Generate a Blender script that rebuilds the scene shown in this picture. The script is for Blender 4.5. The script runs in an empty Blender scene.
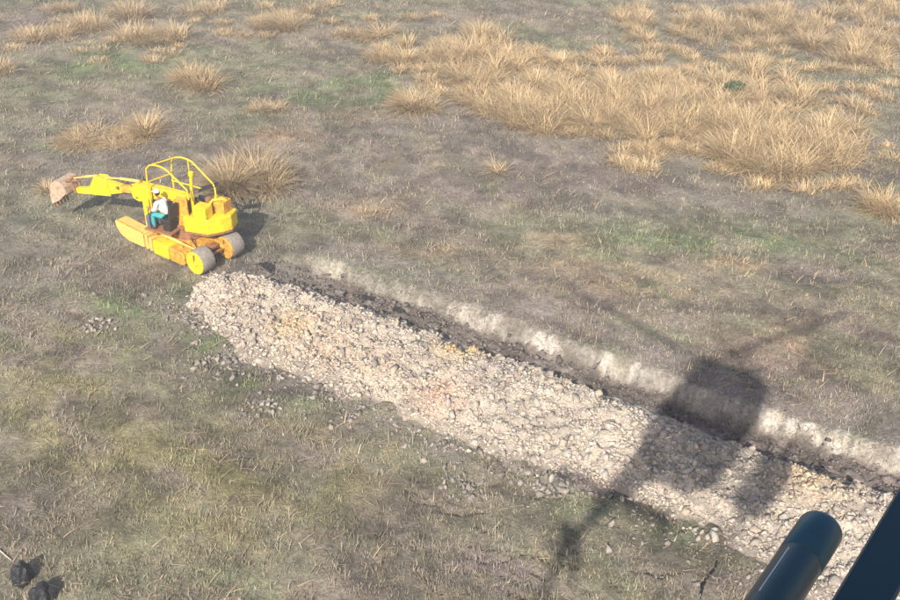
import bpy, bmesh, math, random
import numpy as np
from mathutils import Vector, Matrix, Euler

# ------------------------------------------------------------------ camera, sky, sun, exposure
F_PX, CAM_H, PITCH = 1100.0, 17.5, math.radians(32)      # focal length in photo pixels (900 wide), eye height over ground
CP, SP = math.cos(PITCH), math.sin(PITCH)
SUN_PX = (676, 387)                                       # where the photographer's own shadow falls

def ray(px, py):
    x, y = px - 450.0, 300.0 - py
    return np.array([x, F_PX * CP + y * SP, y * CP - F_PX * SP])
def P(px, py, z=0.0):
    r = ray(px, py)
    return np.array([0, 0, CAM_H]) + r * ((z - CAM_H) / r[2])

sc = bpy.context.scene
COL = sc.collection
cam_d = bpy.data.cameras.new('camera'); cam = bpy.data.objects.new('camera', cam_d); COL.objects.link(cam)
cam.location = (0, 0, CAM_H); cam.rotation_euler = (math.pi / 2 - PITCH, 0, 0)
cam_d.sensor_width = 36; cam_d.lens = 36 * F_PX / 900.0
cam_d.clip_start = 0.05; cam_d.clip_end = 9000
sc.camera = cam

_r = ray(*SUN_PX); SUN_DIR = _r / np.linalg.norm(_r)      # direction the light travels
SUN_EL = math.asin(-SUN_DIR[2]); SUN_AZ = math.atan2(-SUN_DIR[0], -SUN_DIR[1])
w = bpy.data.worlds.new('World'); sc.world = w; w.use_nodes = True
nt = w.node_tree; nt.nodes.clear()
sky = nt.nodes.new('ShaderNodeTexSky'); sky.sky_type = 'NISHITA'; sky.sun_disc = False
sky.sun_elevation = SUN_EL; sky.sun_rotation = SUN_AZ % (2 * math.pi); sky.dust_density = 2.0
bg = nt.nodes.new('ShaderNodeBackground'); bg.inputs[1].default_value = 0.12
wo = nt.nodes.new('ShaderNodeOutputWorld')
nt.links.new(sky.outputs[0], bg.inputs[0]); nt.links.new(bg.outputs[0], wo.inputs[0])
sd = bpy.data.lights.new('sun', 'SUN'); sd.energy = 4.6; sd.angle = math.radians(0.55); sd.color = (1.0, 0.95, 0.87)
sun = bpy.data.objects.new('sun', sd); COL.objects.link(sun); sun.location = (-20, -60, 60)
sun.rotation_euler = Vector(SUN_DIR).to_track_quat('-Z', 'Y').to_euler()
sc.view_settings.view_transform = 'Standard'; sc.view_settings.look = 'None'
sc.view_settings.exposure = 0.54; sc.view_settings.gamma = 1.0
sc.view_settings.use_curve_mapping = False
sc.cycles.max_bounces = 5; sc.cycles.diffuse_bounces = 2; sc.cycles.glossy_bounces = 2
sc.cycles.transparent_max_bounces = 4

rng = np.random.default_rng(11); random.seed(11)

# ------------------------------------------------------------------ noise
def _hash(ix, iy, seed):
    h = (ix.astype(np.int64) * 374761393 + iy.astype(np.int64) * 668265263 + seed * 1274126177) & 0xFFFFFFFF
    h = ((h ^ (h >> 13)) * 1274126177) & 0xFFFFFFFF
    h = ((h ^ (h >> 16)) * 2246822519) & 0xFFFFFFFF
    return ((h ^ (h >> 15)) & 0xFFFFFF) / float(0xFFFFFF)
def vnoise(x, y, seed=0):
    ix, iy = np.floor(x), np.floor(y); fx, fy = x - ix, y - iy
    fx = fx * fx * fx * (fx * (fx * 6 - 15) + 10); fy = fy * fy * fy * (fy * (fy * 6 - 15) + 10)
    a, b = _hash(ix, iy, seed), _hash(ix + 1, iy, seed)
    c, d = _hash(ix, iy + 1, seed), _hash(ix + 1, iy + 1, seed)
    return (a * (1 - fx) + b * fx) * (1 - fy) + (c * (1 - fx) + d * fx) * fy
def fbm(x, y, scale, octv=4, seed=0, gain=.5):
    s, amp, tot = 0, 1.0, 0
    ca, sa = math.cos(.6), math.sin(.6)
    x, y = x / scale, y / scale
    for i in range(octv):
        s = s + amp * vnoise(x + 17.3 * i, y - 9.1 * i, seed + i * 7); tot += amp; amp *= gain
        x, y = (ca * x - sa * y) * 2.03, (sa * x + ca * y) * 2.03
    return s / tot
def worley(x, y, seed=0):
    ix, iy = np.floor(x), np.floor(y); best = np.full(x.shape, 9.0)
    for dx in (-1, 0, 1):
        for dy in (-1, 0, 1):
            cx, cy = ix + dx, iy + dy
            px_ = cx + _hash(cx, cy, seed); py_ = cy + _hash(cx, cy, seed + 5)
            best = np.minimum(best, (px_ - x) ** 2 + (py_ - y) ** 2)
    return np.sqrt(best)
def sstep(a, b, x):
    t = np.clip((x - a) / (b - a), 0, 1); return t * t * (3 - 2 * t)

# ------------------------------------------------------------------ materials
def new_mat(name):
    m = bpy.data.materials.new(name); m.use_nodes = True
    n = m.node_tree; b = n.nodes['Principled BSDF']
    return m, n, b
def noise_node(n, scale, detail=4, rough=.6, coord='Object'):
    tc = n.nodes.new('ShaderNodeTexCoord'); t = n.nodes.new('ShaderNodeTexNoise')
    t.inputs['Scale'].default_value = scale; t.inputs['Detail'].default_value = detail; t.inputs['Roughness'].default_value = rough
    n.links.new(tc.outputs[coord], t.inputs['Vector']); return t
def ramp_node(n, src, stops):
    r = n.nodes.new('ShaderNodeValToRGB'); e = r.color_ramp.elements
    e[0].position, e[0].color = stops[0][0], (*stops[0][1], 1)
    e[1].position, e[1].color = stops[-1][0], (*stops[-1][1], 1)
    for p, c in stops[1:-1]:
        k = e.new(p); k.color = (*c, 1)
    n.links.new(src, r.inputs[0]); return r
def attr_mat(name, rough=.9, fine=(60, .25), bump=0.0, bscale=40, spec=.2, dist=.03):
    """colour from the 'tint' attribute, with fine grain on top"""
    m, n, b = new_mat(name)
    a = n.nodes.new('ShaderNodeAttribute'); a.attribute_name = 'tint'
    out = a.outputs['Color']
    if fine:
        t = noise_node(n, fine[0], 7, .78)
        r = ramp_node(n, t.outputs['Fac'], [(.36, (1 - fine[1],) * 3), (.64, (1 + fine[1],) * 3)])
        mx = n.nodes.new('ShaderNodeMixRGB'); mx.blend_type = 'MULTIPLY'; mx.inputs[0].default_value = 1
        n.links.new(out, mx.inputs[1]); n.links.new(r.outputs[0], mx.inputs[2]); out = mx.outputs[0]
    n.links.new(out, b.inputs['Base Color'])
    b.inputs['Roughness'].default_value = rough; b.inputs['Specular IOR Level'].default_value = spec
    if bump:
        t2 = noise_node(n, bscale, 5, .7); bp = n.nodes.new('ShaderNodeBump')
        bp.inputs['Strength'].default_value = bump; bp.inputs['Distance'].default_value = dist
        n.links.new(t2.outputs['Fac'], bp.inputs['Height']); n.links.new(bp.outputs[0], b.inputs['Normal'])
    return m
def plain_mat(name, col, rough=.6, metal=0.0, var=.2, vscale=6, col2=None, thresh=(.45, .6), spec=.4, bump=0):
    """base colour with mottling, and patches of a second colour (rust, mud) where the noise is high"""
    m, n, b = new_mat(name)
    t = noise_node(n, vscale, 5, .65)
    lo = tuple(c * (1 - var) for c in col); hi = tuple(min(1, c * (1 + var)) for c in col)
    r = ramp_node(n, t.outputs['Fac'], [(.3, lo), (.7, hi)]); out = r.outputs[0]
    if col2:
        t2 = noise_node(n, vscale * 1.7, 6, .7)
        r2 = ramp_node(n, t2.outputs['Fac'], [(thresh[0], (0, 0, 0)), (thresh[1], (1, 1, 1))])
        mx = n.nodes.new('ShaderNodeMixRGB'); mx.inputs[2].default_value = (*col2, 1)
        n.links.new(r2.outputs[0], mx.inputs[0]); n.links.new(out, mx.inputs[1]); out = mx.outputs[0]
    n.links.new(out, b.inputs['Base Color'])
    b.inputs['Roughness'].default_value = rough; b.inputs['Metallic'].default_value = metal
    b.inputs['Specular IOR Level'].default_value = spec
    if bump:
        t3 = noise_node(n, vscale * 4, 5, .7); bp = n.nodes.new('ShaderNodeBump')
        bp.inputs['Strength'].default_value = bump; bp.inputs['Distance'].default_value = .02
        n.links.new(t3.outputs['Fac'], bp.inputs['Height']); n.links.new(bp.outputs[0], b.inputs['Normal'])
    return m
M = dict(
    ground=attr_mat('ground_soil', .95, (9, .38), .8, 12, dist=.08),
    spoil=attr_mat('spoil_clay', .95, (14, .28), .7, 18, dist=.05),
    grass=attr_mat('grass_blades', .75, None),
    yellow=plain_mat('yellow_paint', (.84, .58, .012), .42, 0, .12, 5, (.50, .24, .04), (.52, .70)),
    ochre=plain_mat('weathered_yellow_paint', (.70, .36, .035), .6, 0, .2, 6, (.34, .14, .04), (.46, .64), bump=.15),
    dusty=plain_mat('dusty_yellow_paint', (.78, .50, .11), .65, 0, .12, 5, (.50, .33, .17), (.50, .72), bump=.15),
    rust=plain_mat('rusty_steel', (.33, .14, .05), .8, 0, .35, 9, (.18, .09, .05), (.45, .6), bump=.3),
    bare=plain_mat('worn_bucket_steel', (.50, .38, .27), .6, .1, .25, 7, (.34, .18, .09), (.50, .66), bump=.2),
    drum=plain_mat('drum_rubber', (.30, .26, .22), .85, 0, .2, 9, (.20, .16, .13), (.45, .65), bump=.3),
    dark=plain_mat('dark_engine_metal', (.035, .03, .027), .6, .3, .3, 12, (.14, .08, .04), (.55, .7)),
    mud=plain_mat('dried_mud', (.24, .18, .14), .95, 0, .25, 10, bump=.4),
    wetmud=plain_mat('dark_wet_mud', (.014, .013, .016), .6, 0, .3, 8, bump=.4),
    panel=plain_mat('blue_grey_panel', (.11, .12, .17), .6, 0, .15, 6),
    skin=plain_mat('skin', (.30, .16, .10), .55, 0, .08, 12),
    shirt=plain_mat('white_shirt', (.74, .73, .74), .85, 0, .08, 8),
    cap=plain_mat('white_cap', (.68, .68, .68), .85, 0, .08, 8),
    teal=plain_mat('teal_cloth', (.04, .34, .33), .8, 0, .12, 9),
    boot=plain_mat('dark_boot', (.03, .027, .025), .6, 0, .2, 9),
    hair=plain_mat('dark_hair', (.015, .012, .01), .6, 0, .2, 20),
    heli=plain_mat('dark_blue_paint', (.013, .045, .065), .34, 0, .15, 3, spec=.5),
    helicap=plain_mat('blue_end_cap', (.030, .085, .115), .34, 0, .1, 6, spec=.5),
    heliwhite=plain_mat('grey_blade_skin', (.10, .105, .11), .5, 0, .1, 3),
    stick=plain_mat('bleached_wood', (.55, .48, .38), .85, 0, .2, 12),
    crack_black=plain_mat('crack_shade_black', (.012, .011, .011), .85, 0, .3, 12, bump=.3),  # near-black tone standing in for the shade inside a ground crack
    bark=plain_mat('shrub_bark', (.10, .07, .05), .9, 0, .3, 12),
    mesh_metal=plain_mat('black_tube_metal', (.015, .016, .018), .5, .2, .2, 6),
)
def glass_mat():
    m, n, b = new_mat('tinted_glass')
    b.inputs['Base Color'].default_value = (.75, .82, .82, 1); b.inputs['Roughness'].default_value = .0; b.inputs['Transmission Weight'].default_value = 1.0; b.inputs['IOR'].default_value = 1.05
    b.inputs['Specular IOR Level'].default_value = .7
    return m
M['glass'] = glass_mat()

# ------------------------------------------------------------------ mesh helpers
def link(name, me, mat, parent=None, smooth=False):
    o = bpy.data.objects.new(name, me); COL.objects.link(o)
    if mat is not None: me.materials.append(mat)
    if parent is not None: o.parent = parent
    if smooth: me.polygons.foreach_set('use_smooth', np.ones(len(me.polygons), bool))
    return o
def tag(o, label=None, cat=None, group=None, kind=None):
    if label: o['label'] = label
    if cat: o['category'] = cat
    if group: o['group'] = group
    if kind: o['kind'] = kind
    return o
def empty(name, loc, rz=0.0):
    e = bpy.data.objects.new(name, None); COL.objects.link(e); e.location = loc; e.rotation_euler = (0, 0, rz)
    e.empty_display_size = .3
    return e
def np_mesh(name, verts, faces_flat, face_sizes, tint=None):
    me = bpy.data.meshes.new(name)
    verts = np.asarray(verts, np.float32)
    me.vertices.add(len(verts)); me.vertices.foreach_set('co', verts.ravel())
    ff = np.asarray(faces_flat, np.int32).ravel(); fs = np.asarray(face_sizes, np.int32)
    me.loops.add(len(ff)); me.loops.foreach_set('vertex_index', ff)
    me.polygons.add(len(fs))
    st = np.concatenate([[0], np.cumsum(fs)[:-1]]).astype(np.int32)
    me.polygons.foreach_set('loop_start', st); me.polygons.foreach_set('loop_total', fs)
    me.update(calc_edges=True)
    if tint is not None:
        a = me.attributes.new('tint', 'FLOAT_COLOR', 'POINT')
        c = np.ones((len(verts), 4), np.float32); c[:, :3] = np.clip(tint, 0.003, 1)
        a.data.foreach_set('color', c.ravel())
    return me
def grid_mesh(name, X, Y, Z, tint):
    ny, nx = X.shape
    v = np.stack([X, Y, Z], -1).reshape(-1, 3)
    i = (np.arange(ny - 1)[:, None] * nx + np.arange(nx - 1)[None, :]).ravel()
    f = np.stack([i, i + 1, i + nx + 1, i + nx], -1)
    return np_mesh(name, v, f, np.full(len(f), 4), tint.reshape(-1, 3))

class MB:
    """collects shapes, builds ONE mesh object"""
    def __init__(s): s.bm = bmesh.new()
    def box(s, c, size, rot=None, bevel=.012):
        b2 = bmesh.new(); bmesh.ops.create_cube(b2, size=1)
        bmesh.ops.scale(b2, vec=size, verts=b2.verts)
        if bevel: bmesh.ops.bevel(b2, geom=b2.edges[:], offset=min(bevel, min(size) * .3), segments=1, affect='EDGES')
        mat = Matrix.Translation(c) @ (rot.to_4x4() if rot is not None else Matrix())
        bmesh.ops.transform(b2, matrix=mat, verts=b2.verts); s._merge(b2); return s
    def _merge(s, b2):
        me = bpy.data.meshes.new('tmp'); b2.to_mesh(me); b2.free(); s.bm.from_mesh(me); bpy.data.meshes.remove(me)
    def beam(s, a, b, wid, hei, bevel=.01, up=(0, 0, 1)):
        a, b = Vector(a), Vector(b); d = b - a; L = d.length; x = d.normalized()
        y = Vector(up).cross(x)
        if y.length < 1e-4: y = Vector((0, 1, 0))
        y.normalize(); z = x.cross(y)
        return s.box((a + b) / 2, (L, wid, hei), Matrix((x, y, z)).transposed(), bevel)
    def tube(s, pts, r, seg=10, caps=True):
        pts = [Vector(p) for p in pts]; n = len(pts); rings = []
        rs = r if isinstance(r, (list, tuple)) else [r] * n
        ref = Vector((0, 0, 1))
        for i, p in enumerate(pts):
            t = (pts[min(i + 1, n - 1)] - pts[max(i - 1, 0)]).normalized()
            if abs(t.dot(ref)) > .95: ref = Vector((0, 1, 0)) if abs(t.y) < .9 else Vector((1, 0, 0))
            x = ref.cross(t).normalized(); y = t.cross(x)
            rings.append([s.bm.verts.new(p + (x * math.cos(2 * math.pi * k / seg) + y * math.sin(2 * math.pi * k / seg)) * rs[i]) for k in range(seg)])
        for a, b in zip(rings, rings[1:]):
            for k in range(seg): s.bm.faces.new((a[k], a[(k + 1) % seg], b[(k + 1) % seg], b[k]))
        if caps: s.bm.faces.new(rings[0][::-1]); s.bm.faces.new(rings[-1])
        return s
    def prism(s, poly, axis, lo, hi, bevel=.01):
        """poly: list of 2D points; extruded along axis ('x','y','z') from lo to hi"""
        b2 = bmesh.new()
        def v(p, t): return {'z': (p[0], p[1], t), 'y': (p[0], t, p[1]), 'x': (t, p[0], p[1])}[axis]
        A = [b2.verts.new(v(p, lo)) for p in poly]; B = [b2.verts.new(v(p, hi)) for p in poly]; n = len(poly)
        b2.faces.new(A); b2.faces.new(B[::-1])
        for k in range(n): b2.faces.new((A[k], B[k], B[(k + 1) % n], A[(k + 1) % n]))
        bmesh.ops.recalc_face_normals(b2, faces=b2.faces)
        if bevel: bmesh.ops.bevel(b2, geom=b2.edges[:], offset=bevel, segments=1, affect='EDGES', clamp_overlap=True)
        s._merge(b2); return s
    def lathe(s, prof, axis_pt, axis, seg=28, close=True):
        """prof: (t along axis, radius)"""
        ax = Vector(axis).normalized(); ref = Vector((0, 0, 1)) if abs(ax.z) < .9 else Vector((1, 0, 0))
        x = ref.cross(ax).normalized(); y = ax.cross(x); o = Vector(axis_pt); rings = []
        for t, r in prof:
            rings.append([s.bm.verts.new(o + ax * t + (x * math.cos(2 * math.pi * k / seg) + y * math.sin(2 * math.pi * k / seg)) * max(r, 1e-4)) for k in range(seg)])
        for a, b in zip(rings, rings[1:]):
            for k in range(seg): s.bm.faces.new((a[k], a[(k + 1) % seg], b[(k + 1) % seg], b[k]))
        if close: s.bm.faces.new(rings[0][::-1]); s.bm.faces.new(rings[-1])
        return s
    def loft(s, rings, caps=True):
        R = [[s.bm.verts.new(p) for p in r] for r in rings]; n = len(R[0])
        for a, b in zip(R, R[1:]):
            for k in range(n): s.bm.faces.new((a[k], a[(k + 1) % n], b[(k + 1) % n], b[k]))
        if caps: s.bm.faces.new(R[0][::-1]); s.bm.faces.new(R[-1])
        return s
    def build(s, name, mat, parent=None, smooth=None):
        bmesh.ops.recalc_face_normals(s.bm, faces=s.bm.faces)
        me = bpy.data.meshes.new(name); s.bm.to_mesh(me); s.bm.free()
        o = link(name, me, mat, parent)
        if smooth:
            me.polygons.foreach_set('use_smooth', np.ones(len(me.polygons), bool))
            me.set_sharp_from_angle(angle=math.radians(smooth))
        return o

# ------------------------------------------------------------------ the lie of the land
UA = np.array([.857, -.515]); VA = np.array([.515, .857])      # along the trench, across it (away from camera)
def uv(x, y): return UA[0] * x + UA[1] * y, VA[0] * x + VA[1] * y
_bt = np.array([uv(*P(a, b, -.5)[:2]) for a, b in [(285, 276), (330, 284), (380, 301), (430, 318), (480, 336), (540, 357), (600, 377), (670, 403), (740, 430), (820, 456), (900, 480)]])
_bt = np.vstack([_bt, _bt[-1] + [14, .3]])
def vcen(u): return np.interp(u, _bt[:, 0], _bt[:, 1])
U0 = _bt[0, 0] - .2
_bs = np.array([uv(*P(a, b, .05)[:2]) for a, b in [(195, 312), (232, 350), (280, 366), (330, 388), (430, 432), (500, 455), (560, 474), (640, 503), (740, 552), (830, 604)]])
_bs = np.vstack([_bs, _bs[-1] + [14, .3]])
def dbase(u): return np.interp(u, _bs[:, 0], _bs[:, 1]) - vcen(u)
UH0 = uv(*P(198, 290)[:2])[0] - .3
D_NEAR = -1.35

_cr = np.random.default_rng(5); CRACKS = []
for k in range(44):
    a = P(_cr.uniform(400, 690), _cr.uniform(455, 600))[:2]; L = _cr.uniform(.25, 1.1)
    th = math.atan2(UA[1], UA[0]) + _cr.normal(0, .22); pts = [a]
    for j in range(4): pts.append(pts[-1] + np.array([math.cos(th), math.sin(th)]) * L / 4); th += _cr.normal(0, .35)
    CRACKS.append((np.array(pts), _cr.uniform(.03, .055), _cr.uniform(.06, .15)))
for k in range(30):        # torn lips along the near edge of the trench
    u = _cr.uniform(U0 + 1, U0 + 21); d = _cr.uniform(-.75, -.05)
    v = float(vcen(np.array(u))) + d; a = UA * u + VA * v; L = _cr.uniform(.2, .8); th = math.atan2(UA[1], UA[0]) + _cr.normal(0, .2); pts = [a]
    for j in range(3): pts.append(pts[-1] + np.array([math.cos(th), math.sin(th)]) * L / 3); th += _cr.normal(0, .4)
    CRACKS.append((np.array(pts), _cr.uniform(.05, .09), _cr.uniform(.12, .26)))

def seg_dist(x, y, pts):
    best = np.full(x.shape, 1e9)
    for a, b in zip(pts, pts[1:]):
        ab = b - a; t = np.clip(((x - a[0]) * ab[0] + (y - a[1]) * ab[1]) / (ab @ ab), 0, 1)
        best = np.minimum(best, np.hypot(x - a[0] - t * ab[0], y - a[1] - t * ab[1]))
    return best

def ground_z(x, y, fine=True):
    x = np.asarray(x, float); y = np.asarray(y, float)
    z = (fbm(x, y, 5.0, 3, 3) - .5) * .30
    near = 1 - sstep(70, 140, np.hypot(x, y - 30))
    z = z * near + (fbm(x, y, 160.0, 3, 91) - .5) * 3.0 * (1 - near)
    if fine:
        z = z + (fbm(x, y, .9, 3, 8) - .5) * .10 * near + (fbm(x, y, .28, 2, 12) - .5) * .05 * near
    u, v = uv(x, y); d = v - vcen(u)
    dj = d + (fbm(u, v, .8, 3, 21) - .5) * .45 + (vnoise(u * 5, v * 1.2, 4) - .5) * .16 + (vnoise(u * 11, v * 2, 6) - .5) * .08
    prof = np.interp(dj, [-1.9, -1.4, -.9, -.3, .10, .26, .44, .56, .85, 1.9], [0, -.02, -.40, -.46, -.50, -.42, -.05, .05, .05, 0]) * (.62 + .7 * fbm(u, v * .2, 2.2, 2, 25))
    rough = np.exp(-((d + .45) / .8) ** 2) * ((worley(x * 3.2, y * 3.2, 3) - .45) * -.22 + (fbm(x, y, .35, 2, 33) - .5) * .12)
    e = sstep(U0 - .5, U0 + 1.6, u + (d) * .12)
    z = z + (prof + rough) * e
    # the ground is a little worn down where the machine has tracked
    return z

def crack_z(x, y, z):
    for pts, wd, dp in CRACKS:
        lo, hi = pts.min(0) - .2, pts.max(0) + .2
        m = (x > lo[0]) & (x < hi[0]) & (y > lo[1]) & (y < hi[1])
        if m.any():
            dd = seg_dist(x[m], y[m], pts); z[m] -= dp * (1 - sstep(wd * .4, wd * 1.3, dd))
    return z
def heap_z(u, d):
    """height of the dug-out clay above the ground beside the trench"""
    db = dbase(u); t = (d - D_NEAR) / (db - D_NEAR)
    jit = (fbm(u, d, 1.1, 3, 51) - .5) * .34
    tj = t + jit * sstep(.3, .9, t)
    tj = tj + (fbm(u, d, .55, 3, 55) - .5) * .22 * (1 - sstep(.05, .35, t))
    prof = np.interp(tj, [-.1, 0, .12, .27, .5, .75, .93, 1.0, 1.1], [-.1, 0, .26, .40, .34, .22, .09, -.01, -.12])
    amp = .75 + .75 * fbm(u, d * .5, 1.9, 2, 60)
    end = sstep(UH0 - .2, UH0 + 1.3, u + (fbm(d, u, .8, 2, 70) - .5) * .9)
    lump = (.5 - worley(u * 1.5, d * 1.5, 79)) * .20 + (.5 - worley(u * 2.9, d * 2.9, 80)) * .15 + (.5 - worley(u * 6.5, d * 6.5, 81)) * .07
    inside = sstep(0.0, .12, t) * (1 - sstep(.85, 1.02, tj))
    return (np.maximum(prof, -.1) * amp + lump * inside) * end - .12 * (1 - end)

# ------------------------------------------------------------------ ground colours (the colour of soil and plants themselves)
C = lambda *a: np.array(a, float)
OLIVE, BROWN, GREEN, STRAW, PURP, GREYS = C(.200, .182, .118), C(.218, .178, .135), C(.160, .178, .095), C(.34, .275, .175), C(.195, .155, .135), C(.25, .22, .185)
PATCH = []   # px, py, rx, ry (photo pixels), colour, strength
for q in [(330, 92, 80, 24, 1.2), (240, 62, 45, 18, .5), (110, 66, 64, 18, .9), (60, 88, 50, 14, .4), (395, 268, 55, 16, .8), (720, 238, 140, 28, .8), (640, 246, 60, 16, .5), (560, 215, 90, 20, .35),
          (820, 296, 60, 18, .5), (870, 258, 30, 18, .6), (530, 462, 45, 14, 1.0), (575, 484, 22, 14, 1.1), (130, 302, 55, 22, .8), (215, 336, 40, 24, .9), (250, 390, 40, 20, .7), (320, 400, 60, 16, .7),
          (492, 556, 14, 10, 1.0), (612, 568, 18, 12, .9), (680, 535, 26, 14, .9), (60, 300, 40, 20, .5), (160, 415, 60, 26, .4), (120, 350, 60, 30, .5), (830, 560, 20, 12, .9), (700, 20, 60, 10, .3), (40, 215, 40, 18, .4), (180, 300, 60, 14, .5)]:
    PATCH.append((*q[:4], GREEN, q[4] * .85))
for q in [(70, 132, 60, 22, .8), (480, 192, 150, 24, .6), (350, 128, 80, 18, .6), (600, 312, 130, 20, .55), (760, 372, 130, 34, .8), (820, 274, 60, 14, .7), (880, 150, 40, 60, .8), (520, 572, 130, 40, .7), (40, 520, 60, 40, .8),
          (370, 520, 60, 60, .4), (860, 340, 60, 40, .6), (210, 140, 60, 14, .5), (120, 170, 60, 20, .5), (820, 190, 60, 12, .5), (720, 590, 60, 20, .5), (30, 30, 40, 30, .5), (280, 220, 60, 20, .4)]:
    PATCH.append((*q[:4], PURP, q[4]))
for q in [(120, 440, 110, 36, .55), (50, 385, 60, 40, .5), (230, 480, 120, 40, .55), (330, 470, 60, 40, .4), (180, 540, 120, 30, .35), (60, 345, 50, 20, .35)]:
    PATCH.append((*q[:4], C(.215, .188, .088), q[4] * 1.1))
for q in [(650, 288, 45, 10, .9), (425, 250, 50, 12, .4), (370, 205, 40, 10, .6), (590, 270, 60, 14, .4), (560, 240, 30, 10, .5), (730, 266, 30, 8, .8), (800, 345, 60, 20, .4), (270, 135, 40, 12, .7), (520, 210, 40, 10, .3), (830, 160, 60, 10, .4), (345, 115, 30, 8, .5), (680, 150, 60, 10, .5)]:
    PATCH.append((*q[:4], C(.34, .235, .15), q[4]))
for q in [(110, 195, 120, 30, .25), (60, 250, 80, 40, .3), (330, 180, 120, 30, .25), (650, 210, 160, 16, .25)]:
    PATCH.append((*q[:4], GREYS, q[4]))
_PB = []
for a, b, rx, ry, c, s in PATCH:
    c0 = P(a, b)[:2]; ex = (P(a + rx, b)[:2] - P(a - rx, b)[:2]) / 2; ey = (P(a, b - ry)[:2] - P(a, b + ry)[:2]) / 2
    _PB.append((c0, np.hypot(*ex), np.hypot(*ey), c, s))

def ground_tint(x, y):
    u, v = uv(x, y)
    n1 = fbm(u * .45, v, 2.6, 4, 101); n2 = fbm(u * .5, v, 1.2, 4, 111); n3 = fbm(x, y, .5, 3, 121); n4 = fbm(u * .35, v, 6, 3, 131)
    col = OLIVE + (BROWN - OLIVE) * sstep(.35, .65, n1)[..., None]
    col = col + (GREEN - col) * (sstep(.55, .8, n2) * .55)[..., None]
    col = col + (STRAW - col) * (sstep(.52, .8, n3) * .45)[..., None]
    col = col + (PURP - col) * (sstep(.52, .75, n4) * .5)[..., None]
    wob = 1.6 * sstep(.28, .72, fbm(u * .6, v, .8, 4, 141))
    for c0, rx, ry, c, s in _PB:
        q = ((x - c0[0]) / rx) ** 2 + ((y - c0[1]) / ry) ** 2
        m = np.exp(-q * .9) * s * wob
        col = col + (c - col) * np.clip(m, 0, .92)[..., None]
    d = v - vcen(u); e = sstep(U0 - .8, U0 + 1.0, u)
    # dead grey fringe on the far rim, pale cut face, brown-grey floor
    rim = np.exp(-((d - 1.35) / .75) ** 2) * e * .75; col = col + (C(.235, .195, .165) - col) * rim[..., None]
    jag = (fbm(u * 1.6, v, .35, 3, 151) - .5) * .5
    face = sstep(.20, .32, d + jag * .45) * (1 - sstep(.42, .68, d + jag * 1.1)) * e
    e2 = e * (.45 + .55 * sstep(U0 + .5, U0 + 4, u)); face = face * e2
    pale = C(.47, .415, .35) * (.62 + .40 * vnoise(u * 12, v * 1.5, 9) + .18 * vnoise(u * 3.1, v, 19))[..., None]
    col = col + (pale - col) * (face * (.55 + .45 * sstep(.3, .6, fbm(u, v, .5, 3, 161))))[..., None]
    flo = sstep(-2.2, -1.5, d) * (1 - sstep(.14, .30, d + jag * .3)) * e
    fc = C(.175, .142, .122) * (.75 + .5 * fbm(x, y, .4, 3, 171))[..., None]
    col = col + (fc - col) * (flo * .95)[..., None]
    # grey trampled soil round the foot of the heap and the trench head
    db = dbase(u); foot = np.exp(-((d - db + .2) / .45) ** 2) * sstep(UH0 - 1, UH0 + .5, u) * sstep(.35, .6, fbm(u, v, 1.0, 3, 181))
    col = col + (C(.23, .195, .165) - col) * (foot * .8)[..., None]
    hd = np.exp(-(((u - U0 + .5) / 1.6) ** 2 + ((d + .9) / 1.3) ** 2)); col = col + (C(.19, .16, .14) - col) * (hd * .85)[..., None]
    return col * (.50 + .45 * fbm(x, y, .22, 2, 191) + .52 * sstep(.25, .75, fbm(u * .7, v, .7, 4, 195)))[..., None]

def axis(segs, far):
    a = [segs[0][0]]
    for lo, hi, st in segs: a += list(np.arange(lo + st, hi + 1e-6, st))
    out, st = [], segs[-1][2]; p = a[-1]
    while p < far: st *= 1.6; p += st; out.append(p)
    pre, st = [], segs[0][2]; p = a[0]
    while p > -far: st *= 1.6; p -= st; pre.append(p)
    return np.array(pre[::-1] + a + out)
gx = axis([(-30, -13, .2), (-13, 13.5, .075), (13.5, 30, .2)], 5000)
gy = axis([(12, 15, .15), (15, 33.5, .07), (33.5, 64, .17)], 5000)
GX, GY = np.meshgrid(gx, gy)
GZ = crack_z(GX, GY, ground_z(GX, GY))
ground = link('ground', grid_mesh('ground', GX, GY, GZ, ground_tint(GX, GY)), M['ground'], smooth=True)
tag(ground, 'olive and brown grassland with a shallow trench', None, None, 'structure')

# ------------------------------------------------------------------ spoil heap and clods
def spoil_tint(x, y, n):
    col = np.tile(C(.51, .43, .345), (n, 1))
    u, v = uv(x, y)
    k = fbm(u, v, .9, 3, 201); col = col + (C(.34, .285, .235) - col) * (sstep(.5, .75, k) * .6)[:, None]
    for a, b, r, c, s in [(292, 330, 22, C(.60, .40, .18), .7), (462, 352, 22, C(.62, .43, .20), .85), (440, 398, 26, C(.58, .37, .26), .6), (590, 488, 18, C(.58, .40, .33), .6), (560, 372, 24, C(.55, .43, .28), .5), (810, 482, 30, C(.60, .44, .26), .7),
                          (320, 350, 45, C(.56, .42, .30), .6), (240, 300, 40, C(.54, .42, .32), .5), (735, 470, 34, C(.27, .235, .20), .8), (500, 385, 30, C(.42, .36, .30), .5), (380, 370, 30, C(.55, .43, .32), .5)]:  # the darkest spot paints the helicopter's lower patch of shadow into the clay
        q = P(a, b, .2)[:2]; m = np.exp(-(((x - q[0]) ** 2 + (y - q[1]) ** 2) / (r / 36.) ** 2)) * s * (.5 + fbm(x, y, .3, 2, 211))
        col = col + (c - col) * np.clip(m, 0, .9)[:, None]
    return col
hu = np.arange(UH0 - .6, UH0 + 32, .065); hd_ = np.linspace(0, 1, 78)
HU, HT = np.meshgrid(hu, hd_)
HD = D_NEAR + .35 + (dbase(HU) - .9 - D_NEAR - .35) * HT
HV = vcen(HU) + HD
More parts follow.
